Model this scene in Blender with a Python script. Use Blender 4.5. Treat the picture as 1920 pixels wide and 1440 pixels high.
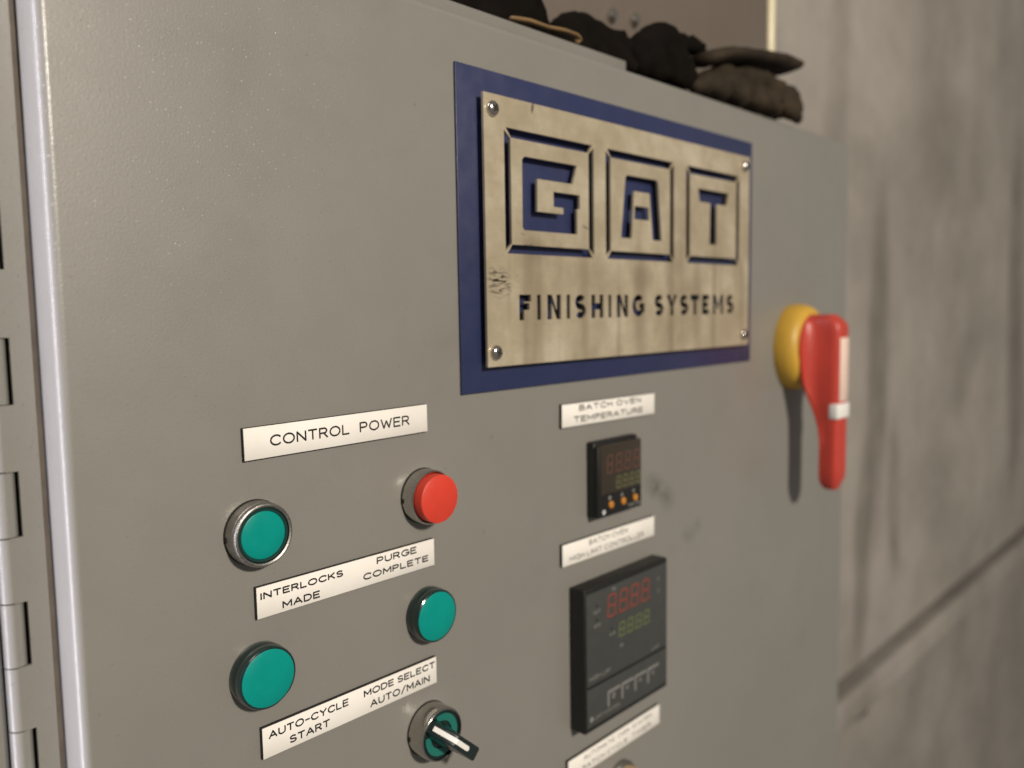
import bpy, bmesh, math, random
from mathutils import Matrix, Vector
random.seed(7)
S = bpy.context.scene
COL = S.collection
for o in list(bpy.data.objects):
    bpy.data.objects.remove(o)
MM = 0.001
Z0 = 1.40                     # camera height; all measures below are millimetres on the door, relative to the camera


def W(x, d, z):               # millimetres on the door (d = how far proud of it) -> world metres
    return Vector((x * MM, -d * MM, z * MM + Z0))


# ------------------------------------------------------------------ camera
F_PX, YAW, PITCH, ROLL, DIST = 1565.06, 0.815391, -0.0911897, -0.0159773, 335.18
ca, sa, cb, sb, cc, sc_ = math.cos(YAW), math.sin(YAW), math.cos(PITCH), math.sin(PITCH), math.cos(ROLL), math.sin(ROLL)
fwd = Vector((sa * cb, ca * cb, sb))
right0 = Vector((ca, -sa, 0))
up0 = right0.cross(fwd)
right = cc * right0 + sc_ * up0
up = -sc_ * right0 + cc * up0
cd = bpy.data.cameras.new('camera')
cam = bpy.data.objects.new('camera', cd)
COL.objects.link(cam)
rot = Matrix((right, up, -fwd)).transposed()
cam.matrix_world = Matrix.Translation(W(0, DIST, 0)) @ rot.to_4x4()
cd.sensor_fit = 'HORIZONTAL'
cd.sensor_width = 36
cd.lens = F_PX / 1920 * 36
cd.clip_start = 0.01
cd.clip_end = 60
cd.dof.use_dof = True
cd.dof.focus_distance = 0.386
cd.dof.aperture_fstop = 5.4
cd.dof.aperture_blades = 0
S.camera = cam

# ------------------------------------------------------------------ light
w = bpy.data.worlds.new('World')
S.world = w
w.use_nodes = True
bg = w.node_tree.nodes['Background']
bg.inputs['Color'].default_value = (1.0, 0.94, 0.86, 1)
bg.inputs['Strength'].default_value = 0.185


def area(name, loc, target, size, power, color, size_y=None):
    l = bpy.data.lights.new(name, 'AREA')
    l.energy = power
    l.color = color
    l.size = size
    if size_y:
        l.shape = 'RECTANGLE'
        l.size_y = size_y
    o = bpy.data.objects.new(name, l)
    COL.objects.link(o)
    o.location = loc
    o.rotation_euler = (target - loc).to_track_quat('-Z', 'Y').to_euler()
    return o


area('ceiling_lamp', W(-100, 3500, 1480), W(480, 0, -60), 0.30, 152, (1.0, 0.905, 0.79))
area('edge_fill_lamp', W(-70, -31, 0), W(110, -31, 0), 0.030, 4.7, (0.88, 0.86, 1.0), 1.6)  # unseen strip lamp added close by to brighten the door's hinge edge

S.view_settings.view_transform = 'Standard'
S.view_settings.look = 'None'
S.view_settings.exposure = 0
S.view_settings.gamma = 1
S.render.engine = 'CYCLES'


# ------------------------------------------------------------------ materials
def srgb(r, g, b):
    f = lambda c: (c / 255 / 12.92) if c / 255 <= .04045 else ((c / 255 + .055) / 1.055) ** 2.4
    return (f(r), f(g), f(b), 1)


class NT:
    def __init__(self, name):
        self.m = bpy.data.materials.new(name)
        self.m.use_nodes = True
        self.t = self.m.node_tree
        self.b = self.t.nodes['Principled BSDF']
        self.co = None

    def n(self, typ, **kw):
        x = self.t.nodes.new(typ)
        for k, v in kw.items():
            setattr(x, k, v)
        return x

    def l(self, a, b):
        self.t.links.new(a, b)

    def coord(self):
        if not self.co:
            self.co = self.n('ShaderNodeTexCoord')
        return self.co.outputs['Object']

    def mapping(self, loc=(0, 0, 0), rot=(0, 0, 0), scale=(1, 1, 1), typ='POINT'):
        m = self.n('ShaderNodeMapping', vector_type=typ)
        m.inputs['Location'].default_value = loc
        m.inputs['Rotation'].default_value = rot
        m.inputs['Scale'].default_value = scale
        self.l(self.coord(), m.inputs['Vector'])
        return m.outputs[0]

    def noise(self, scale, detail=3, rough=.5, vec=None, dist=0):
        x = self.n('ShaderNodeTexNoise')
        x.inputs['Scale'].default_value = scale
        x.inputs['Detail'].default_value = detail
        x.inputs['Roughness'].default_value = rough
        x.inputs['Distortion'].default_value = dist
        self.l(vec or self.coord(), x.inputs['Vector'])
        return x.outputs['Fac']

    def ramp(self, fac, *stops):
        r = self.n('ShaderNodeValToRGB')
        e = r.color_ramp.elements
        while len(e) < len(stops):
            e.new(.5)
        for el, (p, c) in zip(e, stops):
            el.position = p
            el.color = c if len(c) == 4 else (*c, 1)
        self.l(fac, r.inputs['Fac'])
        return r.outputs['Color']

    def val(self, fac, a, b, lo, hi):
        r = self.n('ShaderNodeMapRange')
        for i, v in zip((1, 2, 3, 4), (a, b, lo, hi)):
            r.inputs[i].default_value = v
        self.l(fac, r.inputs[0])
        return r.outputs[0]

    def math(self, op, a, b):
        m = self.n('ShaderNodeMath', operation=op)
        for i, v in enumerate((a, b)):
            if isinstance(v, (int, float)):
                m.inputs[i].default_value = v
            else:
                self.l(v, m.inputs[i])
        return m.outputs[0]

    def mix(self, fac, a, b, mode='MIX'):
        m = self.n('ShaderNodeMix', data_type='RGBA', blend_type=mode)
        for s, v in ((m.inputs[0], fac), (m.inputs[6], a), (m.inputs[7], b)):
            if isinstance(v, (int, float, tuple)):
                s.default_value = v
            else:
                self.l(v, s)
        return m.outputs[2]

    def blob(self, centre, radii, rotz=0.0, rot=(0, 0, 0)):
        """soft ellipsoid mask (smudges, painted glints and shadows) at centre, metres in object space"""
        m = self.n('ShaderNodeMapping', vector_type='TEXTURE')
        m.inputs['Location'].default_value = centre
        m.inputs['Rotation'].default_value = (rot[0], rot[1] + rotz, rot[2])
        m.inputs['Scale'].default_value = radii
        self.l(self.coord(), m.inputs['Vector'])
        g = self.n('ShaderNodeTexGradient', gradient_type='SPHERICAL')
        self.l(m.outputs[0], g.inputs['Vector'])
        return g.outputs['Fac']

    def bump(self, h, strength, dist):
        b = self.n('ShaderNodeBump')
        b.inputs['Strength'].default_value = strength
        b.inputs['Distance'].default_value = dist
        self.l(h, b.inputs['Height'])
        self.l(b.outputs[0], self.b.inputs['Normal'])

    def set(self, **kw):
        for k, v in kw.items():
            s = self.b.inputs[k.replace('_', ' ')]
            if isinstance(v, (int, float, tuple)):
                s.default_value = v
            else:
                self.l(v, s)
        return self


def plain(name, col, rough=.45, metal=0.0, spec=.5, var=.08, scale=90, coat=0, bump=0, bscale=900):
    t = NT(name)
    c2 = tuple(max(0, v * (1 - var)) for v in col[:3]) + (1,)
    t.set(Base_Color=t.ramp(t.noise(scale, 4, .6), (.3, c2), (.7, col)), Metallic=metal)
    t.set(Roughness=t.val(t.noise(scale * 3, 3), .3, .7, max(0.02, rough - .05), rough + .07))
    t.b.inputs['Specular IOR Level'].default_value = spec
    if coat:
        t.set(Coat_Weight=coat, Coat_Roughness=.08)
    if bump:
        t.bump(t.noise(bscale, 2), bump, .0004)
    return t.m


PAINT = (0.222, 0.214, 0.191, 1)


def make_paint(name, base, smudges=()):
    t = NT(name)
    dark = tuple(c * .93 for c in base[:3]) + (1,)
    c = t.ramp(t.noise(7, 5, .6), (.35, dark), (.65, base))
    for ce, ra, ry, k in smudges:
        f = t.math('MULTIPLY', t.blob(ce, ra, ry), t.val(t.noise(160, 3, .7), .35, .6, .2, 1.0))
        c = t.mix(t.math('MULTIPLY', f, k), c, (.06, .058, .05, 1))
    sp = t.val(t.noise(330, 2), .71, .76, 0, .5)             # fine grime specks
    c = t.mix(sp, c, tuple(v * .6 for v in base[:3]) + (1,))
    if smudges:
        glint = t.math('MULTIPLY', t.val(t.noise(1150, 1, .5), .715, .77, 0, .9), t.val(t.blob((.165, 0, .135), (.10, .05, .17), .3), 0, .5, 0, 1))  # pale flecks painted as glints of the lamp on the rough paint
        c = t.mix(glint, c, (.78, .75, .66, 1))
        line = t.math('MULTIPLY', t.val(t.noise(1.0, 3, .6, t.mapping(rot=(0, .35, 0), scale=(28, 1, 900))), .70, .74, 0, .4), t.val(t.noise(6, 2), .5, .65, 0, 1))
        c = t.mix(line, c, tuple(v * 1.45 for v in base[:3]) + (1,))
        rub = t.val(t.noise(18, 5, .7), .56, .75, 0, .25)
        c = t.mix(rub, c, tuple(v * .72 for v in base[:3]) + (1,))
    t.set(Base_Color=c, Roughness=t.val(t.noise(40, 3), .3, .7, .36, .46))
    t.b.inputs['Specular IOR Level'].default_value = .5
    peel = t.math('ADD', t.noise(900, 2, .5), t.math('MULTIPLY', t.noise(2200, 2, .6), .5))
    grain = t.val(t.noise(1500, 1, .5), .715, .79, 0, 1)
    t.bump(t.math('ADD', t.math('MULTIPLY', peel, .22), t.math('MULTIPLY', grain, .55)), 1.0, .00028)
    t.set(Coat_Weight=.22, Coat_Roughness=.16)
    t.l(t.b.inputs['Normal'].links[0].from_socket, t.b.inputs['Coat Normal'])
    return t.m


M = {}
M['door'] = make_paint('door_paint', PAINT, [((.507, 0, -.132), (.020, .05, .011), .5, .75), ((.523, 0, -.143), (.012, .05, .012), 0, .6),
                                             ((.553, 0, -.177), (.013, .05, .009), .2, .4), ((.566, 0, -.172), (.008, .05, .008), 0, .35),
                                             ((.338, 0, -.074), (.002, .05, .002), 0, .35), ((.330, 0, -.128), (.0016, .05, .002), 0, .35),
                                             ((.285, 0, -.116), (.012, .05, .005), .1, .2)])
M['paint'] = make_paint('cabinet_paint', PAINT)
M['gap'] = plain('gap_shade', (.13, .105, .085, 1), .8, var=.3)  # brown-grey that stands for the shade in the door gap
M['slot'] = plain('slot_dark', (.012, .011, .010, 1), .9)
M['blue'] = plain('blue_paint', (0.024, 0.032, 0.094, 1), .36, var=.16, scale=25, bump=.12, bscale=500)
M['white'] = plain('label_white', (.87, .838, .775, 1), .62, var=.05, spec=.3, scale=60)
M['core'] = plain('label_black_core', (.016, .014, .015, 1), .55)
M['ink'] = plain('engraved_black', (.010, .009, .009, 1), .7)
M['chrome'] = plain('brushed_chrome', (.56, .54, .50, 1), .20, 1.0, var=.15, scale=500, bump=.12, bscale=1400)
M['satin'] = plain('satin_zinc', (.40, .385, .355, 1), .38, 1.0, var=.2, scale=300, bump=.15, bscale=900)
M['steel'] = plain('screw_steel', (.62, .58, .52, 1), .17, 1.0, var=.2, scale=900)
M['green_rim'] = plain('dark_green_rim', (.004, .036, .031, 1), .22, spec=.6, coat=.4)
M['teal'] = plain('teal_lens', (.000, .275, .235, 1), .36, spec=.25, var=.10, scale=70)
M['pilot_rim'] = plain('pilot_green_rim', (.004, .022, .020, 1), .16, spec=.6, coat=.5)
M['red_cap'] = plain('red_button_plastic', (.66, .050, .026, 1), .42, var=.07, scale=80)
M['black'] = plain('black_plastic', (.010, .010, .010, 1), .42, var=.2, bump=.1)
M['knob'] = plain('knob_black_green', (.006, .016, .015, 1), .27, spec=.6, coat=.2)
M['stripe'] = plain('white_pointer', (.85, .84, .80, 1), .4)
M['charcoal'] = plain('controller_face', (.052, .054, .050, 1), .38, var=.12)
M['groove'] = plain('controller_groove', (.012, .012, .011, 1), .5)
M['print'] = plain('grey_print', (.21, .21, .20, 1), .5)
M['print2'] = plain('pale_print', (.55, .55, .56, 1), .5)
M['red_seg'] = plain('red_segments', (.27, .052, .032, 1), .4)
M['green_seg'] = plain('green_segments', (.135, .165, .060, 1), .4)
M['red_dim'] = plain('dim_red_segments', (.125, .052, .036, 1), .4)
M['green_dim'] = plain('dim_green_segments', (.125, .130, .055, 1), .4)
M['smoke'] = plain('smoked_window', (.040, .032, .022, 1), .16, spec=.5)
M['amber'] = plain('amber_rubber_key', (.50, .20, .022, 1), .45)
M['handle_red'] = plain('handle_red_plastic', (.50, .050, .033, 1), .38, spec=.5, var=.08)
M['yellow'] = plain('yellow_escutcheon', (.60, .36, .045, 1), .45, var=.1)
M['sticker'] = plain('handle_sticker', (.82, .62, .52, 1), .5)
M['tan'] = plain('tan_knob', (.46, .34, .19, 1), .5)
M['cream'] = plain('cream_rod', (.80, .72, .48, 1), .35)
M['clip'] = plain('dark_green_clip', (.075, .078, .066, 1), .6)
M['dark_steel'] = plain('dark_steel_paint', (.150, .122, .098, 1), .5, var=.12, scale=9)
M['leather'] = plain('dark_leather', (.0068, .0050, .0034, 1), .88, spec=.08, var=.5, scale=40, bump=.8, bscale=220)
M['leather2'] = plain('worn_brown_leather', (.044, .031, .017, 1), .8, spec=.25, var=.65, scale=28, bump=.8, bscale=200)
M['hem'] = plain('tan_hem', (.22, .135, .055, 1), .8, var=.3)
M['teal_dim'] = plain('teal_arc', (.010, .155, .125, 1), .4)


REFL_STREAKS = [((.043, 0, .034), (.0075, .03, .052)), ((.0865, 0, .036), (.007, .03, .056)), ((.1475, 0, .034), (.010, .03, .055)), ((.222, 0, .034), (.010, .03, .05)),  # room reflections in the metal, painted as dark streaks
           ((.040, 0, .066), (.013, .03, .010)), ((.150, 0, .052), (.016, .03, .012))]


def brushed():
    t = NT('brushed_brass_steel')
    grain = t.noise(1.0, 4, .6, t.mapping(scale=(60, 60, 1500)))
    cloud = t.noise(26, 5, .65)
    refl_noise = t.noise(1.0, 3, .5, t.mapping(scale=(46, 1, 3.2)))  # upright noise, painted as dark reflections over the lower plate
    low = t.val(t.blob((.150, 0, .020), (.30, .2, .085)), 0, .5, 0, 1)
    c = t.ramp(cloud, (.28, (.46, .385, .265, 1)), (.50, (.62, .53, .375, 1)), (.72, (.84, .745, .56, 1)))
    c = t.mix(t.math('MULTIPLY', t.val(refl_noise, .52, .70, 0, .6), low), c, (.27, .21, .13, 1))
    for ce, ra in REFL_STREAKS:
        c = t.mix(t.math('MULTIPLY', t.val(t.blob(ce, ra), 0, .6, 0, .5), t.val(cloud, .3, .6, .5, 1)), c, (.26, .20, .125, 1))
    c = t.mix(t.val(grain, .3, .75, 0, .16), c, (.33, .26, .16, 1))
    # rubbed black scuffs near the lower left corner and fine specks all over
    scv = t.mapping(rot=(0, .95, 0), scale=(150, 1, 760))
    scuff = t.math('MULTIPLY', t.blob((.0105, 0, .0475), (.0130, .02, .0105), .5), t.val(t.noise(1.0, 3, .6, scv), .50, .56, 0, 2.0))
    sc2 = t.math('MULTIPLY', t.blob((.036, 0, .062), (.040, .02, .026), .5), t.val(t.noise(1.0, 3, .7, t.mapping(rot=(0, .6, 0), scale=(110, 1, 420))), .63, .67, 0, 1.5))
    sc3 = t.val(t.blob((.007, 0, .0415), (.009, .02, .0009), .12), .1, .6, 0, .7)
    sc2 = t.math('MAXIMUM', sc2, sc3)
    mark = t.math('MAXIMUM', scuff, sc2)
    mark = t.math('MAXIMUM', mark, t.math('MULTIPLY', t.val(t.blob((.040, 0, .1475), (.0016, .02, .005), .2), .1, .5, 0, .8), 1))
    mark = t.math('MAXIMUM', mark, t.val(t.blob((.0885, 0, .0822), (.0055, .02, .0009), .28), .1, .6, 0, .8))
    mark = t.math('MAXIMUM', mark, t.val(t.noise(260, 3, .7), .735, .77, 0, .5))
    mk = t.n('ShaderNodeClamp')
    t.l(mark, mk.inputs[0])
    c = t.mix(mk.outputs[0], c, (.055, .045, .032, 1))
    t.set(Base_Color=c, Metallic=.5, Roughness=t.val(cloud, .3, .7, .40, .30))
    t.bump(t.math('ADD', grain, cloud), .10, .0003)
    return t.m


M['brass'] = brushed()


def wall_mat():
    t = NT('grey_wall')
    c = t.ramp(t.noise(2.6, 6, .66), (.3, (.232, .212, .187, 1)), (.72, (.395, .363, .324, 1)))
    c = t.mix(t.val(t.noise(1.0, 3, .5, t.mapping(scale=(2.6, 1, .9))), .5, .75, 0, .22), c, (.17, .148, .118, 1))
    c = t.mix(t.val(t.noise(11, 4, .6), .55, .8, 0, .3), c, (.15, .13, .10, 1))
    # cast shadows painted into the wall colour, with some dark marks
    for ce, ra, ry, k in [((1.56, .255, .50), (.16, .3, .20), .3, .9), ((1.655, .255, 1.28), (.070, .3, .42), 0, .9), ((1.60, .255, 1.00), (.055, .3, .21), .12, .85), ((1.765, .255, .99), (.050, .3, .20), -.1, .8),
                          ((1.60, .255, .83), (.05, .3, .16), .1, .8), ((2.72, .255, 1.35), (.11, .3, .62), -.1, 1.0), ((2.05, .255, 1.72), (.40, .3, .17), -.1, .5),
                          ((1.43, .255, 1.70), (.06, .3, .4), .1, .5), ((2.25, .255, 1.24), (.2, .3, .08), -.6, .4), ((1.85, .255, 2.1), (.2, .3, .2), 0, .2)]:
        f = t.math('MULTIPLY', t.val(t.blob(ce, ra, ry), 0, .5, 0, 1), t.val(t.noise(7, 3, .6), .3, .6, .55, 1))
        c = t.mix(t.math('MULTIPLY', f, k * .62), c, (.085, .074, .057, 1))
    t.set(Base_Color=c, Roughness=.75)
    t.bump(t.noise(24, 6, .65), .35, .004)
    return t.m


M['wall'] = wall_mat()


# ------------------------------------------------------------------ mesh helpers
def link(name, me, mat, parent=None, smooth=False):
    o = bpy.data.objects.new(name, me)
    COL.objects.link(o)
    if mat:
        me.materials.append(mat)
    if smooth:
        for p in me.polygons:
            p.use_smooth = True
    if parent:
        o.parent = parent
    return o


def from_bm(name, bm, mat, parent=None, smooth=False):
    bmesh.ops.recalc_face_normals(bm, faces=bm.faces)
    me = bpy.data.meshes.new(name)
    bm.to_mesh(me)
    bm.free()
    return link(name, me, mat, parent, smooth)


def smooth_by_angle(o, deg=35):
    me = o.data
    for p in me.polygons:
        p.use_smooth = True
    bm = bmesh.new()
    bm.from_mesh(me)
    for e in bm.edges:
        if len(e.link_faces) == 2 and e.calc_face_angle(0) > math.radians(deg):
            e.smooth = False
    bm.to_mesh(me)
    bm.free()
    return o


def box_bm(x0, x1, d0, d1, z0, z1, bev=0, seg=2, bm=None):
    own = bm or bmesh.new()
    r = bmesh.ops.create_cube(own, size=1)
    vs = r['verts']
    for v in vs:
        v.co = Vector((x0 + (v.co.x + .5) * (x1 - x0), -(d0 + (.5 - v.co.y) * (d1 - d0)), z0 + (v.co.z + .5) * (z1 - z0))) * MM
    if bev:
        es = {e for v in vs for e in v.link_edges}
        bmesh.ops.bevel(own, geom=list(es), offset=bev * MM, segments=seg, affect='EDGES', profile=.5)
    return own


def box(name, x0, x1, d0, d1, z0, z1, mat, parent=None, bev=0, seg=2):
    o = from_bm(name, box_bm(x0, x1, d0, d1, z0, z1, bev, seg), M[mat], parent)
    if bev:
        smooth_by_angle(o, 50)
    return o


def lathe(name, prof, mat, parent=None, n=64, cx=0, cz=0, a0=0, a1=2 * math.pi, deg=32):
    """prof: (radius, depth) pairs, turned about the axis that stands on the door"""
    bm = bmesh.new()
    full = abs(a1 - a0 - 2 * math.pi) < 1e-6
    cnt = n if full else n + 1
    rings = []
    for r, d in prof:
        if r < 1e-6:
            rings.append([bm.verts.new((cx * MM, -d * MM, cz * MM))] * cnt)
        else:
            rings.append([bm.verts.new(((cx + r * math.cos(a0 + (a1 - a0) * i / n)) * MM, -d * MM, (cz + r * math.sin(a0 + (a1 - a0) * i / n)) * MM)) for i in range(cnt)])
    for a, b in zip(rings, rings[1:]):
        for i in range(n if full else n):
            j = (i + 1) % cnt
            vs = []
            for v in (a[i], a[j], b[j], b[i]):
                if v not in vs:
                    vs.append(v)
            if len(vs) > 2:
                bm.faces.new(vs)
    o = from_bm(name, bm, M[mat], parent)
    return smooth_by_angle(o, deg)


def curve_mesh(name, polys, mat, parent, d_back, d_front, cyclic=True):
    """flat shapes with holes (even-odd) filled and extruded from d_back to d_front"""
    cu = bpy.data.curves.new(name, 'CURVE')
    cu.dimensions = '2D'
    cu.fill_mode = 'BOTH'
    cu.extrude = (d_front - d_back) / 2 * MM
    for pl in polys:
        s = cu.splines.new('POLY')
        s.points.add(len(pl) - 1)
        for p, q in zip(s.points, pl):
            p.co = (q[0] * MM, q[1] * MM, 0, 1)
        s.use_cyclic_u = True
    tmp = bpy.data.objects.new('tmp', cu)
    COL.objects.link(tmp)
    me = bpy.data.meshes.new_from_object(tmp.evaluated_get(bpy.context.evaluated_depsgraph_get()))
    bpy.data.objects.remove(tmp)
    bpy.data.curves.remove(cu)
    me.materials.clear()
    dm = (d_front + d_back) / 2 * MM
    for v in me.vertices:
        x, y, z = v.co
        v.co = (x, -z - dm, y)
    for p in me.polygons:
        p.use_smooth = False
    return link(name, me, M[mat], parent)


def stroke_mesh(name, lines, width, mat, parent, d, flat=.12):
    """pen strokes as slim rounded tubes flattened onto the plate"""
    cu = bpy.data.curves.new(name, 'CURVE')
    cu.dimensions = '3D'
    cu.bevel_depth = width / 2 * MM
    cu.bevel_resolution = 2
    cu.use_fill_caps = True
    parts = []
    for pl in lines:
        run = [pl[0], pl[1]]
        for q in pl[2:]:
            a = Vector(run[-1]) - Vector(run[-2])
            b_ = Vector(q) - Vector(run[-1])
            if a.length and b_.length and a.angle(b_) > .62:
                parts.append(run)
                run = [run[-1], q]
            else:
                run.append(q)
        parts.append(run)
    for pl in parts:
        e0 = (Vector(pl[0]) - Vector(pl[1])).normalized() * width * .28
        e1 = (Vector(pl[-1]) - Vector(pl[-2])).normalized() * width * .28
        closed = (Vector(pl[0]) - Vector(pl[-1])).length < 1e-4
        pl = list(pl)
        if not closed:
            pl[0] = (pl[0][0] + e0.x, pl[0][1] + e0.y)
            pl[-1] = (pl[-1][0] + e1.x, pl[-1][1] + e1.y)
        s = cu.splines.new('POLY')
        s.points.add(len(pl) - 1)
        for p, q in zip(s.points, pl):
            p.co = (q[0] * MM, 0, q[1] * MM, 1)
    tmp = bpy.data.objects.new('tmp', cu)
    COL.objects.link(tmp)
    me = bpy.data.meshes.new_from_object(tmp.evaluated_get(bpy.context.evaluated_depsgraph_get()))
    bpy.data.objects.remove(tmp)
    bpy.data.curves.remove(cu)
    me.materials.clear()
    for v in me.vertices:
        v.co.y = v.co.y * flat - d * MM
    return link(name, me, M[mat], parent, True)


def thing(name, label, cat, x, z, group=None, d=0):
    o = bpy.data.objects.new(name, None)
    o.empty_display_size = .01
    COL.objects.link(o)
    o.location = W(x, d, z)
    o['label'] = label
    o['category'] = cat
    if group:
        o['group'] = group
    return o


def arc(cx, cy, rx, ry, a0, a1, n=9):
    return [(cx + rx * math.cos(math.radians(a0 + (a1 - a0) * i / n)), cy + ry * math.sin(math.radians(a0 + (a1 - a0) * i / n))) for i in range(n + 1)]


# single-stroke engraving alphabet: width, strokes (cap height 1)
GL = {
    'A': (.92, [[(0, 0), (.46, 1), (.92, 0)], [(.15, .32), (.77, .32)]]),
    'B': (.72, [[(0, 0), (0, 1), (.46, 1)] + arc(.46, .76, .22, .24, 90, -90) + [(0, .52)], [(.46, .52)] + arc(.46, .26, .26, .26, 90, -90) + [(0, 0)]]),
    'C': (.88, [arc(.50, .5, .50, .5, 42, 318, 16)]),
    'D': (.82, [[(0, 0), (0, 1), (.36, 1)] + arc(.36, .5, .46, .5, 90, -90, 12) + [(0, 0)]]),
    'E': (.70, [[(.70, 1), (0, 1), (0, 0), (.70, 0)], [(0, .52), (.62, .52)]]),
    'F': (.66, [[(.66, 1), (0, 1), (0, 0)], [(0, .52), (.58, .52)]]),
    'G': (.92, [arc(.50, .5, .50, .5, 42, 340, 17) + [(.95, .46), (.56, .46)]]),
    'H': (.76, [[(0, 0), (0, 1)], [(.76, 0), (.76, 1)], [(0, .52), (.76, .52)]]),
    'I': (.04, [[(.02, 0), (.02, 1)]]),
    'K': (.76, [[(0, 0), (0, 1)], [(.72, 1), (0, .36)], [(.26, .60), (.76, 0)]]),
    'L': (.64, [[(0, 1), (0, 0), (.64, 0)]]),
    'M': (.94, [[(0, 0), (0, 1), (.47, .28), (.94, 1), (.94, 0)]]),
    'N': (.80, [[(0, 0), (0, 1), (.80, 0), (.80, 1)]]),
    'O': (1.0, [arc(.5, .5, .5, .5, 0, 360, 20)]),
    'P': (.72, [[(0, 0), (0, 1), (.44, 1)] + arc(.44, .73, .27, .27, 90, -90) + [(0, .46)]]),
    'R': (.76, [[(0, 0), (0, 1), (.44, 1)] + arc(.44, .74, .26, .26, 90, -90) + [(0, .48)], [(.40, .48), (.76, 0)]]),
    'S': (.74, [arc(.37, .75, .34, .25, 28, 270, 10) + arc(.37, .25, .37, .25, 90, -152, 10)]),
    'T': (.80, [[(0, 1), (.80, 1)], [(.40, 1), (.40, 0)]]),
    'U': (.78, [[(0, 1), (0, .36)] + arc(.39, .36, .39, .36, 180, 360, 10) + [(.78, 1)]]),
    'V': (.84, [[(0, 1), (.42, 0), (.84, 1)]]),
    'W': (1.16, [[(0, 1), (.29, 0), (.58, .80), (.87, 0), (1.16, 1)]]),
    'Y': (.84, [[(0, 1), (.42, .48), (.42, 0)], [(.84, 1), (.42, .48)]]),
    '-': (.50, [[(0, .48), (.50, .48)]]),
    '/': (.62, [[(0, -.12), (.62, 1.1)]]),
    '1': (.24, [[(0, .8), (.22, 1), (.22, 0)]]),
    '2': (.7, [arc(.35, .7, .35, .3, 160, -30, 9) + [(0, 0), (.72, 0)]]),
}


def text_lines(txt, x0, x1, z, h, gap=.30, space=.75):
    tot = 0
    pen = []
    for i, ch in enumerate(txt):
        if ch == ' ':
            tot += space - gap
            continue
        pen.append((ch, tot))
        tot += GL[ch][0] + gap
    tot -= gap
    k = (x1 - x0) / tot
    out = []
    for ch, at in pen:
        for st in GL[ch][1]:
            out.append([(x0 + (at + p[0]) * k, z + p[1] * h) for p in st])
    return out


# ------------------------------------------------------------------ the cabinet
cab = thing('control_cabinet', 'grey painted steel control cabinet with a hinged front door full of controls', 'control cabinet', 480, -380)


def cb(name, x0, x1, d0, d1, z0, z1, mat, bev=0, seg=2, parent=None):
    """box in door millimetres, as a child of the cabinet"""
    return box(name, x0 - 480, x1 - 480, d0, d1, z0 + 380, z1 + 380, mat, parent or cab, bev, seg)


cb('cabinet_body', 60, 854.5, -250, -31, -900, 156.5, 'paint', 2)
door = cb('door', 109.6, 853.5, -22, 0, -896, 157.5, 'door', 4.0, 6)
# object space of the door paint is the cabinet's: move the mesh so its smudges sit in door metres
door.location = (-.480, 0, .380)
for v in door.data.vertices:
    v.co -= Vector((-.480, 0, .380))
cb('gap_shade_strip', 106.0, 109.55, -31, -20.6, -893, 154, 'gap')  # strip added to fill the gap, its dark colour standing for shade
cb('top_lip', 62, 491, -16, -13.5, 158.5, 169, 'paint', .8, parent=cab)
cb('top_lip', 507, 515, -16, -13.5, 158.5, 165.5, 'paint', .8, parent=cab)
cb('hinge_frame', 60, 90.2, -31, -24, -896, 156, 'paint', 1.0)
# continuous hinge: leaf with alternate knuckles
leaf_top, leaf_bot = 156, -520
KX, KD, KR = 95.3, 23.0, 4.0
kn = [(-8.3 + 51.1 * k) for k in range(-11, 4)]      # tops of the slots
slots = sorted([(t - 25.5, t) for t in kn], reverse=True)
path = [(107.3, leaf_bot), (107.3, leaf_top), (KX, leaf_top)]
for lo, hi in slots:
    hi2 = min(hi, leaf_top)
    if lo < leaf_bot:
        break
    path += [(KX, hi2), (KX + KR + .5, hi2), (KX + KR + .5, lo), (KX, lo)]
path += [(KX, leaf_bot)]
leaf = curve_mesh('hinge_leaf', [[(x - 480, zz + 380) for x, zz in path]], 'paint', cab, -KD + KR - 1.6, -KD + KR)
cb('hinge_backing', 92, 107.0, -29, -25.5, leaf_bot, leaf_top, 'slot')


def knuckle_mesh(z0, z1, dx=0.0):
    bm = bmesh.new()
    n = 28
    ring = []
    for zz in (z0 + .3, z1 - .3):
        ring.append([bm.verts.new(((KX + KR * math.cos(2 * math.pi * i / n) - 480) * MM, (KD + KR * math.sin(2 * math.pi * i / n)) * MM, (zz + 380) * MM)) for i in range(n)])
    for i in range(n):
        j = (i + 1) % n
        bm.faces.new((ring[0][i], ring[0][j], ring[1][j], ring[1][i]))
    bm.faces.new(ring[0])
    bm.faces.new(ring[1])
    return bm


prev = leaf_top
for lo, hi in slots:
    if lo < leaf_bot:
        break
    hi = min(hi, leaf_top)
    if prev - hi > 3:
        smooth_by_angle(from_bm('hinge_knuckle', knuckle_mesh(hi, prev), M['paint'], cab), 40)
    smooth_by_angle(from_bm('hinge_knuckle', knuckle_mesh(lo, hi), M['paint'], cab), 40)
    prev = lo
pin = from_bm('hinge_pin', box_bm(-480 + KX - 1.5, -480 + KX + 1.5, -KD - 1.5, -KD + 1.5, leaf_bot + 380, leaf_top + 380), M['slot'], cab)

# ------------------------------------------------------------------ the sign
SX, SZ = 329.0, -33.0        # lower left corner of the metal plate
sign = thing('name_sign', 'brushed metal sign with cut-out lettering on a dark blue backing plate', 'sign', SX, SZ)
box('backing_plate', 314 - SX, 646.2 - SX, 0, 1.5, -47.5 - SZ, 131.2 - SZ, 'blue', sign, .4, 2)


def sh(pts):
    return [(x - SX, zz - SZ) for x, zz in pts]


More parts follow.
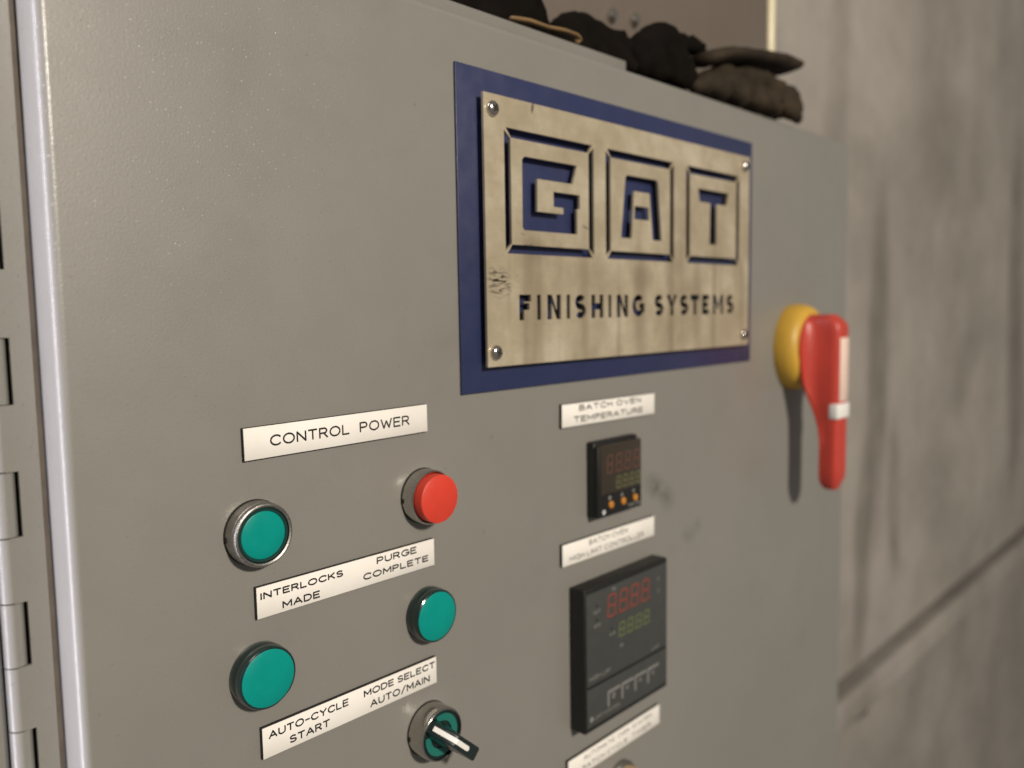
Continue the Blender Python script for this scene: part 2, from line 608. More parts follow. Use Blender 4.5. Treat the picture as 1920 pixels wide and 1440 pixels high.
def slots_of(x0, x1, z0, z1, wdt, br):
    """four mitred slots of a square frame, thin bridges left at the corners"""
    i = wdt
    b = br
    return [
        [(x0 + b, z1), (x1 - b, z1), (x1 - i - b * .3, z1 - i), (x0 + i + b * .3, z1 - i)],
        [(x0 + b, z0), (x0 + i + b * .3, z0 + i), (x1 - i - b * .3, z0 + i), (x1 - b, z0)],
        [(x0, z1 - b), (x0 + i, z1 - i - b * .3), (x0 + i, z0 + i + b * .3), (x0, z0 + b)],
        [(x1, z1 - b), (x1, z0 + b), (x1 - i, z0 + i + b * .3), (x1 - i, z1 - i - b * .3)],
    ]


holes = []
for (x0, x1) in ((344.8, 426.2), (438.7, 519.3), (535.4, 614.6)):
    holes += slots_of(x0, x1, 30.6, 100.4, 5.2, 1.5)
holes.append([(361.6, 86.2), (409.4, 86.2), (405.1, 74.6), (372.5, 74.6), (372.2, 55.8), (396.0, 55.8), (396.0, 59.6), (387.0, 59.6), (387.0, 68.5),
              (411.9, 68.5), (411.9, 59.9), (409.3, 59.9), (409.3, 44.4), (360.6, 44.4), (359.2, 46.0), (359.5, 84.2)])
holes.append([(462.2, 86.0), (497.0, 86.0), (498.9, 84.0), (503.4, 44.8), (492.3, 44.8), (488.4, 76.2), (470.0, 76.2), (467.2, 44.8), (455.3, 44.8), (460.3, 84.0)])
holes.append([(471.0, 66.6), (487.2, 66.6), (488.0, 57.8), (470.3, 57.8)])
holes.append([(552.0, 85.6), (597.4, 85.6), (594.6, 76.0), (579.2, 76.0), (579.0, 45.3), (569.0, 45.3), (569.6, 76.0), (554.2, 76.0)])


def offset_stroke(pts, s):
    L, Rr = [], []
    n = len(pts)
    for i, p in enumerate(pts):
        a = Vector(pts[max(i - 1, 0)])
        b = Vector(pts[min(i + 1, n - 1)])
        p = Vector(p)
        d1 = (p - a).normalized() if i > 0 else (b - p).normalized()
        d2 = (b - p).normalized() if i < n - 1 else d1
        nr = Vector((-(d1.y + d2.y), d1.x + d2.x)).normalized()
        k = s / 2 / max(.45, nr.dot(Vector((-d1.y, d1.x))))
        L.append(tuple(p + nr * k))
        Rr.append(tuple(p - nr * k))
    return L + Rr[::-1]


def bold(ch, w_, h, s):
    if ch == 'F':
        return [(0, 0), (s, 0), (s, .40 * h), (.86 * w_, .40 * h), (.86 * w_, .40 * h + s), (s, .40 * h + s), (s, h - s), (w_, h - s), (w_, h), (0, h)]
    if ch == 'I':
        return [(0, 0), (w_, 0), (w_, h), (0, h)]
    if ch == 'N':
        return [(0, 0), (s, 0), (s, .64 * h), (w_ - s, 0), (w_, 0), (w_, h), (w_ - s, h), (w_ - s, .36 * h), (s, h), (0, h)]
    if ch == 'H':
        m0, m1 = .5 * h - s / 2, .5 * h + s / 2
        return [(0, 0), (s, 0), (s, m0), (w_ - s, m0), (w_ - s, 0), (w_, 0), (w_, h), (w_ - s, h), (w_ - s, m1), (s, m1), (s, h), (0, h)]
    if ch == 'T':
        return [(w_ / 2 - s / 2, 0), (w_ / 2 + s / 2, 0), (w_ / 2 + s / 2, h - s), (w_, h - s), (w_, h), (0, h), (0, h - s), (w_ / 2 - s / 2, h - s)]
    if ch == 'E':
        m0, m1 = .5 * h - s / 2, .5 * h + s / 2
        return [(0, 0), (w_, 0), (w_, s), (s, s), (s, m0), (.88 * w_, m0), (.88 * w_, m1), (s, m1), (s, h - s), (w_, h - s), (w_, h), (0, h)]
    if ch == 'M':
        return [(0, 0), (s, 0), (s, .58 * h), (w_ / 2, .14 * h), (w_ - s, .58 * h), (w_ - s, 0), (w_, 0), (w_, h), (w_ - s, h), (w_ / 2, .44 * h), (s, h), (0, h)]
    if ch == 'Y':
        return [(w_ / 2 - s / 2, 0), (w_ / 2 + s / 2, 0), (w_ / 2 + s / 2, .42 * h), (w_, h), (w_ - 1.2 * s, h), (w_ / 2, .62 * h), (1.2 * s, h), (0, h), (w_ / 2 - s / 2, .42 * h)]
    if ch == 'S':
        rx, ry = (w_ - s) / 2, (h - s) / 4
        up_ = arc(w_ / 2, h / 2 + ry, rx * .94, ry, 30, 268, 16)
        dn = arc(w_ / 2, h / 2 - ry, rx, ry, 86, -150, 16)
        return offset_stroke(up_ + dn, s)
    if ch == 'G':
        rx, ry = (w_ - s) / 2, (h - s) / 2
        return offset_stroke(arc(w_ / 2, h / 2, rx, ry, 44, 318, 26) + [(w_ - s / 2 - .2, .30 * h), (w_ - s / 2 - .2, .47 * h), (w_ * .56, .47 * h)], s)


for ch, xa, xb in [('F', 355.4, 365.6), ('I', 371.0, 374.3), ('N', 380.2, 392.8), ('I', 398.3, 401.6), ('S', 406.4, 417.4), ('H', 423.0, 435.6), ('I', 441.0, 444.3),
                   ('N', 450.2, 463.0), ('G', 468.0, 482.6), ('S', 494.6, 506.0), ('Y', 509.6, 524.2), ('S', 527.4, 539.0), ('T', 542.0, 554.2), ('E', 558.6, 568.8),
                   ('M', 574.4, 590.2), ('S', 595.0, 606.6)]:
    holes.append([(xa + px, -7.4 + pz) for px, pz in bold(ch, xb - xa, 14.8, 4.0)])
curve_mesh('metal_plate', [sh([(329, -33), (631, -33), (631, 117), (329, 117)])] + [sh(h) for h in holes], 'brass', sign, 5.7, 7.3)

screw_me = None
for i, (x, zz) in enumerate([(335.6, 108.8), (335.2, -25.0), (622.6, 109.0), (623.0, -24.6)]):
    cx, cz = x - SX, zz - SZ
    sp = lathe('spacer', [(0, 1.5), (4.0, 1.5), (4.0, 5.7), (0, 5.7)], 'core', sign, 20, cx, cz)
    hd = lathe('screw', [(4.3, 7.3), (4.3, 8.2), (4.0, 9.0), (3.3, 9.7), (2.2, 10.2), (1.0, 10.4), (0, 10.45)], 'steel', sign, 36, cx, cz)
    bm = bmesh.new()
    for ang in (random.uniform(.2, 1.3),):
        for k in (0, 1):
            box_bm(-2.3, 2.3, 9.75, 10.5 + .02 * k, -.45, .45, bm=bm)
            vs = bm.verts[:][-8:]
            bmesh.ops.rotate(bm, verts=vs, cent=(0, 0, 0), matrix=Matrix.Rotation(ang + k * math.pi / 2, 3, 'Y'))
    for v in bm.verts:
        v.co += Vector((cx * MM, 0, cz * MM))
    slot_ = from_bm('cross_slot', bm, M['slot'], hd)

# ------------------------------------------------------------------ engraved label plates
LG = 'engraved white label plates on the door'


def label_plate(x0, x1, z0, z1, lines, lab, tilt=0.0, sw=.80, mat='ink'):
    k = .9976                        # the face stands 2.4 mm proud
    x0, x1, z0, z1 = x0 * k, x1 * k, z0 * k, z1 * k
    lines = [(t_, a * k, b_ * k, c_ * k, h_) for t_, a, b_, c_, h_ in lines]
    cx, cz = (x0 + x1) / 2, (z0 + z1) / 2
    t = thing('label_plate', lab, 'label plate', cx, cz, LG)
    t.rotation_euler = (0, math.radians(-tilt), 0)
    box('plate_core', x0 - cx, x1 - cx, 0, 2.1, z0 - cz, z1 - cz, 'core', t, .08, 1)
    box('plate_face', x0 - cx + .12, x1 - cx - .12, 2.1, 2.4, z0 - cz + .12, z1 - cz - .12, 'white', t, .06, 1)
    st = []
    for txt, a, b, zb, h in lines:
        st += text_lines(txt, a - cx + sw / 2, b - cx - sw / 2, zb - cz + sw / 2, h - sw)
    stroke_mesh('lettering', st, sw, mat, t, 2.4)
    return t


label_plate(182.4, 288.4, -65.0, -50.4, [('CONTROL', 195.2, 238.5, -60.1, 5.2), ('POWER', 244.5, 276.2, -60.1, 5.2)],
            'white label engraved CONTROL POWER, above the red button', .42, .88)
label_plate(185.2, 291.0, -137.8, -123.1, [('INTERLOCKS', 187.0, 231.9, -129.3, 3.4), ('MADE', 198.0, 218.4, -136.2, 3.6), ('PURGE', 252.3, 278.6, -128.4, 3.7), ('COMPLETE', 243.7, 286.6, -134.6, 3.5)],
            'white label engraved INTERLOCKS MADE and PURGE COMPLETE')
label_plate(185.0, 290.5, -203.6, -188.8, [('AUTO-CYCLE', 188.1, 232.5, -195.1, 3.8), ('START', 198.8, 221.2, -201.4, 3.8), ('MODE SELECT', 241.7, 289.4, -194.7, 3.7), ('AUTO/MAIN', 245.4, 285.4, -201.3, 3.9)],
            'white label engraved AUTO-CYCLE START and MODE SELECT AUTO/MAIN, above the selector switch')
label_plate(399.4, 502.9, -76.7, -61.9, [('BATCH OVEN', 416.6, 486.0, -67.2, 3.8), ('TEMPERATURE', 411.3, 488.1, -74.3, 3.9)],
            'white label engraved BATCH OVEN TEMPERATURE, under the sign', -.75)
label_plate(398.5, 502.6, -166.0, -151.6, [('BATCH OVEN', 426.0, 469.3, -157.1, 3.5), ('HIGH LIMIT CONTROLLER', 405.9, 489.3, -163.9, 3.6)],
            'white label engraved BATCH OVEN HIGH LIMIT CONTROLLER, between the two controllers', -.5, .55)
label_plate(402.2, 509.5, -311.6, -296.8, [('AUTOMATIC', 418.5, 454.0, -302.6, 3.2), ('OVEN', 457.0, 470.5, -302.6, 3.2), ('SYSTEM', 474.5, 499.0, -302.6, 3.2), ('BATCH CYCLE', 417.0, 468.0, -309.2, 3.2), ('TIMER', 474.0, 498.0, -309.2, 3.2)],
            'white label with two blurred lines of lettering, lowest, beneath the large controller', 0, .5)

# ------------------------------------------------------------------ push buttons, pilot lights, selector


def notch(parent):
    box('notch', -14.75, -13.9, .2, 2.2, -1.6, .6, 'slot', parent)


b = thing('push_button', 'green push button in a wide silver bezel, uppermost of the green lights', 'push button', 186.3, -97.9)
lathe('gasket', [(14.75, 0), (14.75, .7), (0, .7)], 'slot', b)
lathe('bezel', [(14.4, .7), (14.4, 6.6), (14.0, 6.9), (14.3, 7.3), (14.3, 8.2), (13.9, 9.0), (13.3, 9.2), (12.5, 8.9), (12.25, 6.5)], 'satin', b, 80)
lathe('lens_rim', [(12.2, 6.5), (12.2, 8.3), (11.8, 8.7), (10.9, 8.5), (10.6, 8.1)], 'green_rim', b, 72)
lathe('lens', [(10.6, 8.1), (10.2, 8.3), (6, 8.55), (0, 8.65)], 'teal', b, 64)
notch(b)

b = thing('push_button', 'red extended push button in a chrome bezel', 'push button', 284.8, -98.6)
lathe('gasket', [(14.75, 0), (14.75, .7), (0, .7)], 'slot', b)
lathe('bezel', [(14.4, .7), (14.4, 7.9), (14.1, 8.6), (13.7, 9.0), (13.3, 8.8), (13.2, 5)], 'chrome', b, 80)
lathe('button_cap', [(12.75, 5), (12.75, 13.6), (12.6, 14.1), (12.1, 14.4), (0, 14.45)], 'red_cap', b, 72)
notch(b)


def pilot(x, zz, lab):
    p = thing('pilot_light', lab, 'pilot light', x, zz, 'round green pilot lights')
    lathe('rim', [(14.2, 0), (14.4, .6), (14.4, 4.4), (14.1, 4.9), (14.1, 5.4), (14.2, 6.0), (14.2, 7.8), (13.9, 8.6), (13.3, 9.0), (12.95, 8.9)], 'pilot_rim', p, 80)
    lathe('lens', [(12.95, 8.9), (12.6, 9.1), (7, 9.45), (0, 9.55)], 'teal', p, 72)
    return p


pilot(185.3, -162.7, 'flat green pilot light under the words INTERLOCKS MADE')
pilot(285.6, -163.0, 'flat green pilot light under the words PURGE COMPLETE')

b = thing('selector_switch', 'selector switch with a black lever and white pointer in a chrome bezel', 'selector switch', 284.6, -227.6)
lathe('gasket', [(14.75, 0), (14.75, .6), (0, .6)], 'slot', b)
lathe('bezel', [(14.4, .6), (14.4, 11.0), (14.1, 11.7), (13.7, 12.0), (13.2, 11.7), (13.1, 8)], 'chrome', b, 80)
lathe('dial', [(13.05, 8), (13.05, 11.2), (12.4, 11.5), (11.9, 11.0), (7.0, 10.6), (6.0, 11.4), (0, 11.6)], 'knob', b, 72)
lathe('teal_arc', [(7.4, 10.8), (11.3, 11.15), (11.3, 11.25), (7.4, 10.95)], 'teal_dim', b, 24, a0=math.radians(-25), a1=math.radians(108))
lathe('teal_arc', [(7.4, 10.8), (11.3, 11.15), (11.3, 11.25), (7.4, 10.95)], 'teal_dim', b, 24, a0=math.radians(172), a1=math.radians(292))
notch(b)


def lever():
    # long axis u runs from the lower right tail (-) to the upper left pointer (+); v across
    bm = bmesh.new()
    secs = [(-17.2, 24.6, 24.0, 3.3, 3.3), (-16.6, 25.2, 22.6, 3.5, 3.6), (-9.0, 25.4, 17.0, 3.4, 4.2), (-4.0, 25.4, 11.0, 3.3, 5.4), (2.0, 25.2, 10.8, 3.1, 5.6),
            (3.4, 24.4, 10.8, 3.0, 5.5), (12.4, 13.6, 10.8, 2.9, 4.0), (12.9, 12.4, 10.8, 2.6, 3.4)]
    rings = []
    c, s = math.cos(math.radians(137)), math.sin(math.radians(137))
    for u, dt, db, vt, vb in secs:
        pr = [(-vb, db), (-vt - .25, dt - .8), (-vt + .5, dt), (vt - .5, dt), (vt + .25, dt - .8), (vb, db)]
        rings.append([bm.verts.new(((u * c - v * s) * MM, -d * MM, (u * s + v * c) * MM)) for v, d in pr])
    for a, b2 in zip(rings, rings[1:]):
        for i in range(6):
            j = (i + 1) % 6
            bm.faces.new((a[i], a[j], b2[j], b2[i]))
    bm.faces.new(rings[0])
    bm.faces.new(rings[-1])
    return bm


lv = smooth_by_angle(from_bm('lever', lever(), M['knob'], b), 30)


def stripe(name, secs, mat):
    bm = bmesh.new()
    c, s = math.cos(math.radians(137)), math.sin(math.radians(137))
    rings = []
    for u, d, hw in secs:
        rings.append([bm.verts.new(((u * c - v * s) * MM, -dd * MM, (u * s + v * c) * MM)) for v, dd in ((-hw, d - .2), (-hw, d + .09), (hw, d + .09), (hw, d - .2))])
    for a, b2 in zip(rings, rings[1:]):
        for i in range(4):
            j = (i + 1) % 4
            bm.faces.new((a[i], a[j], b2[j], b2[i]))
    bm.faces.new(rings[0])
    bm.faces.new(rings[-1])
    return from_bm(name, bm, M[mat], lv)


stripe('pointer_stripe', [(-8.6, 25.41, .5), (-8.2, 25.41, 1.05), (-7.2, 25.41, 1.3), (2.0, 25.21, 1.3), (3.4, 24.41, 1.3), (11.6, 14.5, 1.3)], 'stripe')

tk = thing('push_button', 'tan round button cut off by the bottom edge of the photo', 'push button', 461, -336)
lathe('bezel', [(15.0, 0), (15.0, 3), (13.5, 5), (0, 5)], 'satin', tk)
lathe('button_cap', [(12.5, 5), (12.5, 14), (11.8, 16), (10, 17), (0, 17)], 'tan', tk)

# ------------------------------------------------------------------ controllers
SEG = {'a': ((.12, 1), (.88, 1)), 'b': ((1, .95), (1, .55)), 'c': ((1, .45), (1, .05)), 'd': ((.12, 0), (.88, 0)), 'e': ((0, .05), (0, .45)), 'f': ((0, .55), (0, .95)), 'g': ((.12, .5), (.88, .5))}


def digit(parent, x, zz, w_, h, lean, mat, d, sw):
    lines = [[(x + p[0] * w_ + p[1] * lean, zz + p[1] * h) for p in SEG[s]] for s in 'abcdefg']
    lines.append([(x + w_ * 1.32 - .1, zz), (x + w_ * 1.32 + .25, zz)])
    return stroke_mesh('digit', lines, sw, mat, parent, d, .12)


# large one, 96 x 96
LX, LZ = 406.5, -276.7
t = thing('temperature_controller', 'large square controller with a charcoal face, red and green digits', 'controller', LX, LZ)
box('housing', 0, 96, 0, 12.6, 0, 96, 'black', t, .9, 2)
box('face_panel', 1.6, 94.2, 12.6, 13.0, 31.2, 92.8, 'charcoal', t, .3, 2)
box('key_panel', 1.6, 94.2, 12.6, 13.0, 3.4, 29.4, 'charcoal', t, .3, 2)
for k in range(4):
    digit(t, 24.2 + 13.0 * k, 72.2, 7.9, 14.2, 1.3, 'red_seg', 13.05, 1.35)
for k in range(4):
    digit(t, 36.8 + 9.7 * k, 55.2, 5.6, 9.0, .9, 'green_seg', 13.05, 1.15)


def tiny(parent, txt, x0, x1, zz, h, mat='print', d=13.0, sw=.4):
    stroke_mesh('lettering', text_lines(txt, x0, x1, zz, h), sw, mat, parent, d)


tiny(t, 'PV', 29.6, 33.2, 88.6, 2.2, sw=.5)
tiny(t, 'OUT1', 9.2, 16.0, 78.2, 1.9)
tiny(t, 'OUT2', 9.4, 16.2, 69.0, 1.9)
tiny(t, 'ALM', 26.2, 32.2, 58.8, 1.9)
tiny(t, 'SV', 38.2, 41.4, 47.2, 2.2, sw=.5)
tiny(t, 'F', 83.6, 85.4, 82.0, 2.4, sw=.45)
tiny(t, 'C', 83.6, 85.6, 73.2, 2.4, sw=.45)
tiny(t, 'LIMIT', 76, 85.5, 33.2, 1.8)
tiny(t, 'HIGH LIM', 4.6, 26, 34.6, 2.6, sw=.5)
tiny(t, 'LIMIT CONTROL', 9.6, 38.0, 7.2, 2.0, sw=.4)
lathe('logo_dot', [(1.9, 13.0), (1.9, 13.1), (0, 13.1)], 'print', t, 16, 6.2, 8.6)
for x, zz in ((12.3, 83.2), (12.2, 73.9), (28.6, 63.2)):
    lathe('indicator_lamp', [(.9, 13.0), (.8, 13.3), (0, 13.4)], 'groove', t, 12, x, zz)
for k, x in enumerate((24.6, 40.2, 55.6, 71.2)):
    stroke_mesh('key_mark', [[(x, 11.6), (x, 20.6), (x + 12.4, 20.6)]], 2.2, 'print', t, 13.0)
    zc = 16.6
    sym = [[(x + 4.6, zc + 1.4), (x + 7.0, zc + 1.4), (x + 7.0, zc - 1.4), (x + 4.6, zc - 1.4), (x + 4.6, zc + 1.4)], [(x + 4.4, zc + .8), (x + 5.8, zc - 1.0), (x + 7.2, zc + .8)],
           [(x + 4.4, zc - .8), (x + 5.8, zc + 1.0), (x + 7.2, zc - .8)], [(x + 6.8, zc + 1.2), (x + 4.8, zc), (x + 6.8, zc - 1.2)]][k]
    stroke_mesh('key_symbol', [sym], 1.1, 'print', t, 13.0)

# small one, 48 x 48
QX, QZ = 425.6, -138.4
t = thing('temperature_controller', 'small square controller with a smoked window and three amber keys', 'controller', QX, QZ)
box('housing', 0, 49.4, 0, 6.2, 0, 50.2, 'black', t, 1.2, 2)
box('front_frame', 0.2, 49.2, 6.0, 9.6, 0.2, 47.6, 'black', t, .8, 2)
box('window', 2.6, 48.0, 6.4, 10.2, 15.4, 47.9, 'smoke', t, .5, 2)
for k in range(4):
    digit(t, 9.0 + 10.0 * k, 29.2, 5.4, 11.4, .9, 'red_dim', 10.22, 1.15)
for k in range(4):
    digit(t, 19.6 + 7.4 * k, 17.8, 4.0, 7.6, .6, 'green_dim', 10.22, 1.0)
for x in (13.6, 27.4, 41.2):
    lathe('key', [(2.6, 9.6), (2.5, 10.4), (2.0, 10.9), (0, 11.1)], 'amber', t, 24, x, 7.6)
lathe('key_symbol', [(1.5, 9.6), (1.5, 9.72), (0, 9.72)], 'print', t, 18, 12.6, 12.3)
stroke_mesh('key_symbol', [[(25.2, 11.2), (26.4, 13.4), (27.6, 11.2), (25.2, 11.2)]], .8, 'print', t, 9.62)
stroke_mesh('key_symbol', [[(38.6, 13.2), (39.8, 11.0), (41.0, 13.2), (38.6, 13.2)]], .8, 'print', t, 9.62)
lathe('logo_dot', [(1.7, 9.6), (1.7, 9.72), (0, 9.72)], 'print2', t, 18, 6.2, 3.6)
tiny(t, 'TEMP CTRL', 33.4, 47.6, 2.4, 1.9, 'print', 9.62, .42)

# ------------------------------------------------------------------ disconnect handle
HX, HZ = 730.0, -39.6
h = thing('disconnect_handle', 'red rotary disconnect handle on a yellow disc, pointing down', 'handle', HX, HZ)
lathe('yellow_disc', [(38.6, 0), (38.9, 2.5), (38.2, 10), (36.0, 15.5), (33.0, 18.2), (28, 19.2), (0, 19.2)], 'yellow', h, 80)


def sstep(a, b, x):
    q = max(0, min(1, (x - a) / (b - a)))
    return q * q * (3 - 2 * q)


def handle_bm():
    bm = bmesh.new()
    rings = []
    zs = [29.3, 28.6, 27, 24.5, 21, 16, 10, 3, -4, -11, -18, -25, -32, -39, -46, -53, -60, -70, -82, -94, -106, -115, -121, -124.5, -126.0]
    for zz in zs:
        rb = math.sqrt(max(0, 29.6 ** 2 - zz * zz)) if zz > -12 else None
        if zz > -12:
            wb = rb
        else:
            r0 = math.sqrt(29.6 ** 2 - 144)
            wb = r0 + (12.6 - r0) * sstep(-12, -62, zz)
        db = 19.0 + 12.5 * sstep(-26, -84, zz)
        dt = 47.5 - 9.0 * (1 - sstep(29.5, 17.0, zz)) ** 1.6 if zz > 17 else 47.5
        dt -= 4.0 * sstep(-110, -126, zz) ** 2
        db += 3.5 * sstep(-116, -126, zz) ** 2
        wt = min(12.8, max(.8, wb * .98))
        if zz < -112:
            k = math.sqrt(max(0.02, 1 - ((-112 - zz) / 14.3) ** 2))
            wt *= .35 + .65 * k
            wb *= .35 + .65 * k
        mid = wt + (wb - wt) * .10
        pr = [(wb, db), (wb, db + 2.0), (mid + (wb - mid) * .34, db + (dt - db) * .13), (mid, db + (dt - db) * .42), (wt, db + (dt - db) * .74), (wt * .93, dt - 2.0), (wt * .72, dt - .4), (wt * .35, dt)]
        pts = pr + [(-a, d) for a, d in pr[::-1]]
        rings.append([bm.verts.new((a * MM, -d * MM, zz * MM)) for a, d in pts])
    n = len(rings[0])
    for a, b2 in zip(rings, rings[1:]):
        for i in range(n):
            j = (i + 1) % n
            bm.faces.new((a[i], a[j], b2[j], b2[i]))
    bm.faces.new(rings[0])
    bm.faces.new(rings[-1])
    return bm


smooth_by_angle(from_bm('grip', handle_bm(), M['handle_red'], h), 60)
box('sticker_strip', -9.0, 8.6, 47.2, 47.75, -47, 9, 'sticker', h, .1, 1)
box('white_tab', -13.1, 12.9, 39.5, 47.95, -62.0, -48.5, 'stripe', h, 1.2, 2)

# ------------------------------------------------------------------ the wall, the rail and what stands behind
YW = -252


def wall_piece(name, x0, x1, d0, d1, z0, z1, mat='wall', bev=0):
    o = from_bm(name, box_bm(x0, x1, d0, d1, z0 + 1400, z1 + 1400, bev), M[mat], None)
    return o


wall = wall_piece('wall', -600, 9000, YW - 240, YW, -702, 2600, 'wall', 4)
wall['kind'] = 'structure'
low = wall_piece('wall_base', -600, 9000, YW - 240, YW - 78, -2600, -702.2)
low.parent = wall
ledge = wall_piece('wall_ledge', 500, 9000, YW - 78, YW + 10, -802, -738, 'wall', 10)
ledge['label'] = 'long horizontal ledge running along the grey wall'
ledge['category'] = 'wall ledge'
clip = thing('pipe_clip', 'small dark clip under the wall ledge at the edge of the cabinet', 'clip', 1632, -802, None, YW - 78)
box('strap', -28, 28, 0, 74, -20, -.5, 'clip', clip, 4)
box('screw_head', -8, 8, 74, 80, -15, -4, 'dark_steel', clip, 2)

rod = thing('hanging_rod', 'pale cream vertical rod with a rounded end, hanging above the gloves', 'rod', 914, 281.5, None, -118)
bm = bmesh.new()
n = 20
rings = []
for k in range(7):
    a = math.pi / 2 * k / 6
    rings.append((6.6 * math.sin(a) + 1e-3, -6.6 * math.cos(a)))
rings.append((6.6, 240))
vr = [[bm.verts.new((r * math.cos(2 * math.pi * i / n) * MM, r * math.sin(2 * math.pi * i / n) * MM, z_ * MM)) for i in range(n)] for r, z_ in rings]
for a, b2 in zip(vr, vr[1:]):
    for i in range(n):
        j = (i + 1) % n
        bm.faces.new((a[i], a[j], b2[j], b2[i]))
bm.faces.new(vr[-1])
bm.faces.new(vr[0])
from_bm('rod_tube', bm, M['cream'], rod, True)

dk = thing('steel_box', 'dark grey steel box behind the gloves on top of the cabinet', 'box', 640, 157, None, -110)
box('box_body', -260, 258, -120, 0, 0.3, 420, 'dark_steel', dk, 3)
for x, zz in ((-36, 92), (-2, 96), (-36, 240)):
    lathe('bolt', [(6, 0), (6, 3), (4, 5), (0, 5)], 'steel', dk, 16, x, zz)


# ------------------------------------------------------------------ work gloves on top of the cabinet
GG = 'old work gloves lying on top of the cabinet'


def skin(name, verts, edges, mat, parent, seed, disp=.004, sub=2):
    me = bpy.data.meshes.new(name)
    me.from_pydata([Vector(v[:3]) * MM for v in verts], edges, [])
    o = link(name, me, M[mat], parent)
    sk = o.modifiers.new('skin', 'SKIN')
    for i, v in enumerate(verts):
        r = v[3]
        o.data.skin_vertices[0].data[i].radius = (r * MM * (v[4] if len(v) > 4 and v[4] > 1 else 1), r * MM * (v[4] if len(v) > 4 and v[4] <= 1 else 1))
    o.data.skin_vertices[0].data[0].use_root = True
    sk.use_smooth_shade = True
    ss = o.modifiers.new('sub', 'SUBSURF')
    ss.levels = ss.render_levels = sub
    tx = bpy.data.textures.new(name + str(seed), 'CLOUDS')
    tx.noise_scale = .016
    tx.noise_depth = 2
    dp = o.modifiers.new('creases', 'DISPLACE')
    dp.texture = tx
    dp.strength = disp
    dp.mid_level = .5
    dp.texture_coords = 'GLOBAL'
    if seed == 23:
        t2 = bpy.data.textures.new('fold', 'MUSGRAVE')
        t2.noise_scale = .011
        d2 = o.modifiers.new('folds', 'DISPLACE')
        d2.texture = t2
        d2.strength = .0042
        d2.mid_level = .6
        d2.texture_coords = 'GLOBAL'
    return o


def blended(name, verts, edges, mat, parent, seed, disp):
    """fingers and palm melted into one skin from balls strung along the bones"""
    mb = bpy.data.metaballs.new('tmpmeta')
    mb.resolution = mb.render_resolution = .0022
    mb.threshold = .6
    for a, b in edges:
        pa, pb = Vector(verts[a][:3]), Vector(verts[b][:3])
        n = max(2, int((pb - pa).length / 5))
        for k in range(n + 1):
            q = k / n
            e = mb.elements.new()
            e.co = pa.lerp(pb, q) * MM
            e.radius = (verts[a][3] * (1 - q) + verts[b][3] * q) * 1.16 * MM
    tmp = bpy.data.objects.new('tmpmeta', mb)
    COL.objects.link(tmp)
    bpy.context.view_layer.update()
    me = bpy.data.meshes.new_from_object(tmp.evaluated_get(bpy.context.evaluated_depsgraph_get()))
    bpy.data.objects.remove(tmp)
    bpy.data.metaballs.remove(mb)
    me.materials.clear()
    o = link(name, me, M[mat], parent, True)
    for nm, typ, sz, st in (('creases', 'CLOUDS', .016, disp), ('folds', 'CLOUDS', .006, disp * .55)):
        tx = bpy.data.textures.new(nm + str(seed), typ)
        tx.noise_scale = sz
        tx.noise_depth = 2
        d = o.modifiers.new(nm, 'DISPLACE')
        d.texture = tx
        d.strength = st
        d.mid_level = .5
        d.texture_coords = 'GLOBAL'
    return o


def glove(lab, mat, seed, hand, hand_edges, cuff, cuff_flat, disp=.006):
    """one crumpled work glove: verts are (X, depth, Z, radius) in door millimetres, the first the palm"""
    x0, d0, _, _ = hand[0]
    t = thing('work_glove', lab, 'glove', x0, 157.8, GG, d0)
    f = lambda q: (q[0] - x0, -(q[1] - d0), q[2] - 157.8, q[3]) + tuple(q[4:])
    blended('leather', [f(q) for q in hand], hand_edges, mat, t, seed, disp)
    c = skin('cuff', [f(q) + (cuff_flat,) for q in cuff], [(i, i + 1) for i in range(len(cuff) - 1)], mat, t, seed + 50, disp * .5)
    return t


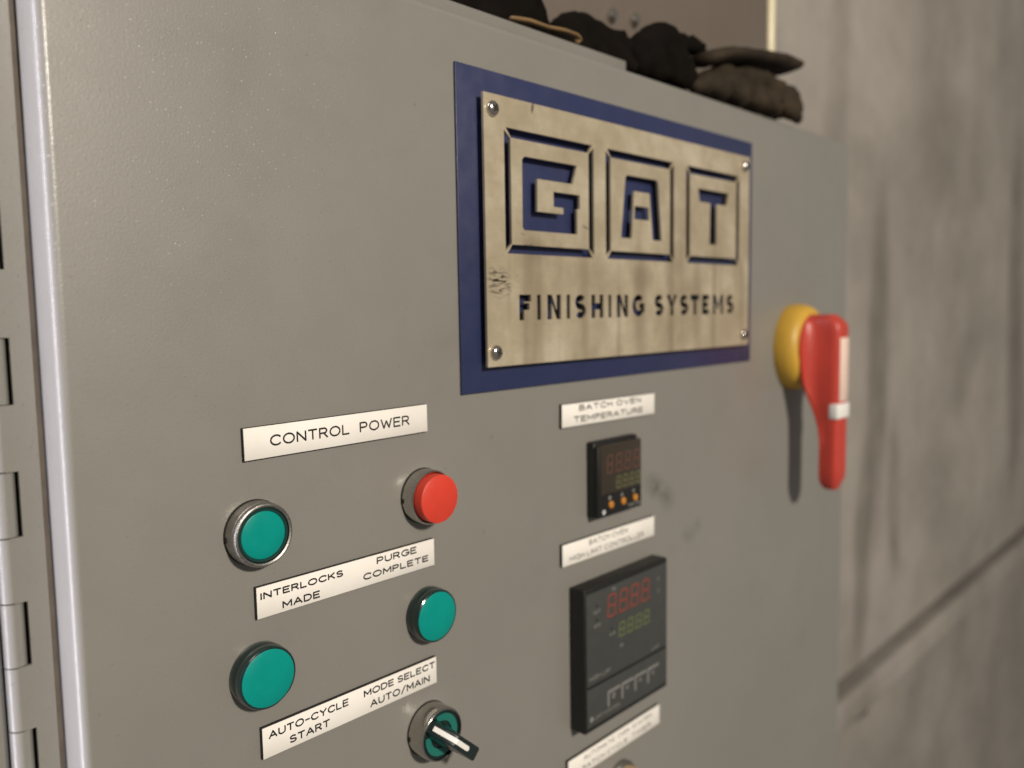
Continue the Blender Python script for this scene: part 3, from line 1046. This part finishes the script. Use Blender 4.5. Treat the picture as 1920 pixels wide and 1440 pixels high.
glove('black leather work glove at the left end of the row, cut by the top edge', 'leather', 3,
      [(392, -48, 186, 22), (368, -46, 180, 20), (340, -48, 182, 20), (414, -38, 186, 15), (424, -34, 178, 10), (352, -32, 173, 9.5), (368, -30, 173, 9.5),
       (384, -30, 172, 9.5), (400, -29, 173, 9.5), (412, -34, 194, 12)],
      [(0, 1), (1, 2), (0, 3), (3, 4), (2, 5), (1, 6), (1, 7), (0, 8), (3, 9)],
      [(335, -54, 190, 22), (310, -56, 192, 25), (285, -56, 194, 27)], .7)
glove('black leather work glove with a tall rounded back, above the tan strap', 'leather', 11,
      [(474, -44, 186, 21), (454, -40, 181, 17), (490, -40, 184, 18), (444, -32, 173, 9.5), (462, -28, 173, 9.5), (480, -27, 172, 9.5), (500, -24, 175, 10), (508, -16, 166, 7.5),
       (504, -30, 189, 9), (513, -22, 182, 7.5), (518, -16, 170, 6.5)],
      [(0, 1), (0, 2), (1, 3), (0, 4), (0, 5), (2, 6), (6, 7), (2, 8), (8, 9), (9, 10)],
      [(470, -66, 182, 20), (466, -92, 184, 24), (463, -116, 184, 27)], .7)
glove('black work glove with its thumb sticking out to the right', 'leather', 5,
      [(540, -20, 188, 20), (522, -20, 180, 18), (556, -18, 178, 17), (510, -14, 168, 9), (527, -8, 167, 9), (544, -6, 166, 9), (560, -8, 167, 8.5), (572, -12, 172, 9), (580, -12, 165, 6.5),
       (564, -18, 196, 10), (584, -18, 199, 8.5), (602, -18, 203, 5.5)],
      [(0, 1), (0, 2), (1, 3), (1, 4), (0, 5), (2, 6), (2, 7), (7, 8), (0, 9), (9, 10), (10, 11)],
      [(538, -46, 180, 20), (540, -72, 182, 24), (542, -92, 184, 26)], .7)
glove('worn brown leather work glove, lightest of the row, with a flat cuff under the rod', 'leather2', 23,
      [(650, -14, 180, 18), (620, -14, 177, 16), (680, -12, 178, 18), (708, -10, 178, 17), (592, -12, 170, 11), (574, -10, 167, 9), (604, -4, 167, 9), (632, -2, 166, 9), (660, 0, 166, 9.5),
       (690, 2, 167, 10), (716, 3, 166, 9.5), (729, 4, 163, 6), (728, -6, 184, 10), (732, 0, 173, 8), (640, 0, 184, 8), (668, 2, 187, 8), (690, 4, 183, 7)],
      [(0, 1), (0, 2), (2, 3), (1, 4), (4, 5), (1, 6), (0, 7), (0, 8), (2, 9), (3, 10), (10, 11), (3, 12), (12, 13), (0, 14), (14, 15), (15, 16)],
      [(586, -14, 188, 6.0), (622, -14, 199, 7.0), (662, -12, 204, 7.4), (702, -10, 207, 7.6), (728, -9, 209, 7.0), (744, -9, 212, 3.2)], 3.0)

hm = thing('tan_strap', 'tan leather strap loop lying on the cabinet edge under the black gloves', 'strap', 378, 170.2, None, -15)
pts = [(-2, 1, 1.6), (14, 0, 3.4), (30, -1, 3.0), (46, -1, 4.6), (58, -1.5, 4.4), (63, -1, 2.8), (60, 1, .6)]
cu = []
skin('strap_band', [(a, b_, c_, 1.3, 1.5) for a, b_, c_ in pts], [(i, i + 1) for i in range(len(pts) - 1)], 'hem', hm, 31, .0006, 2)
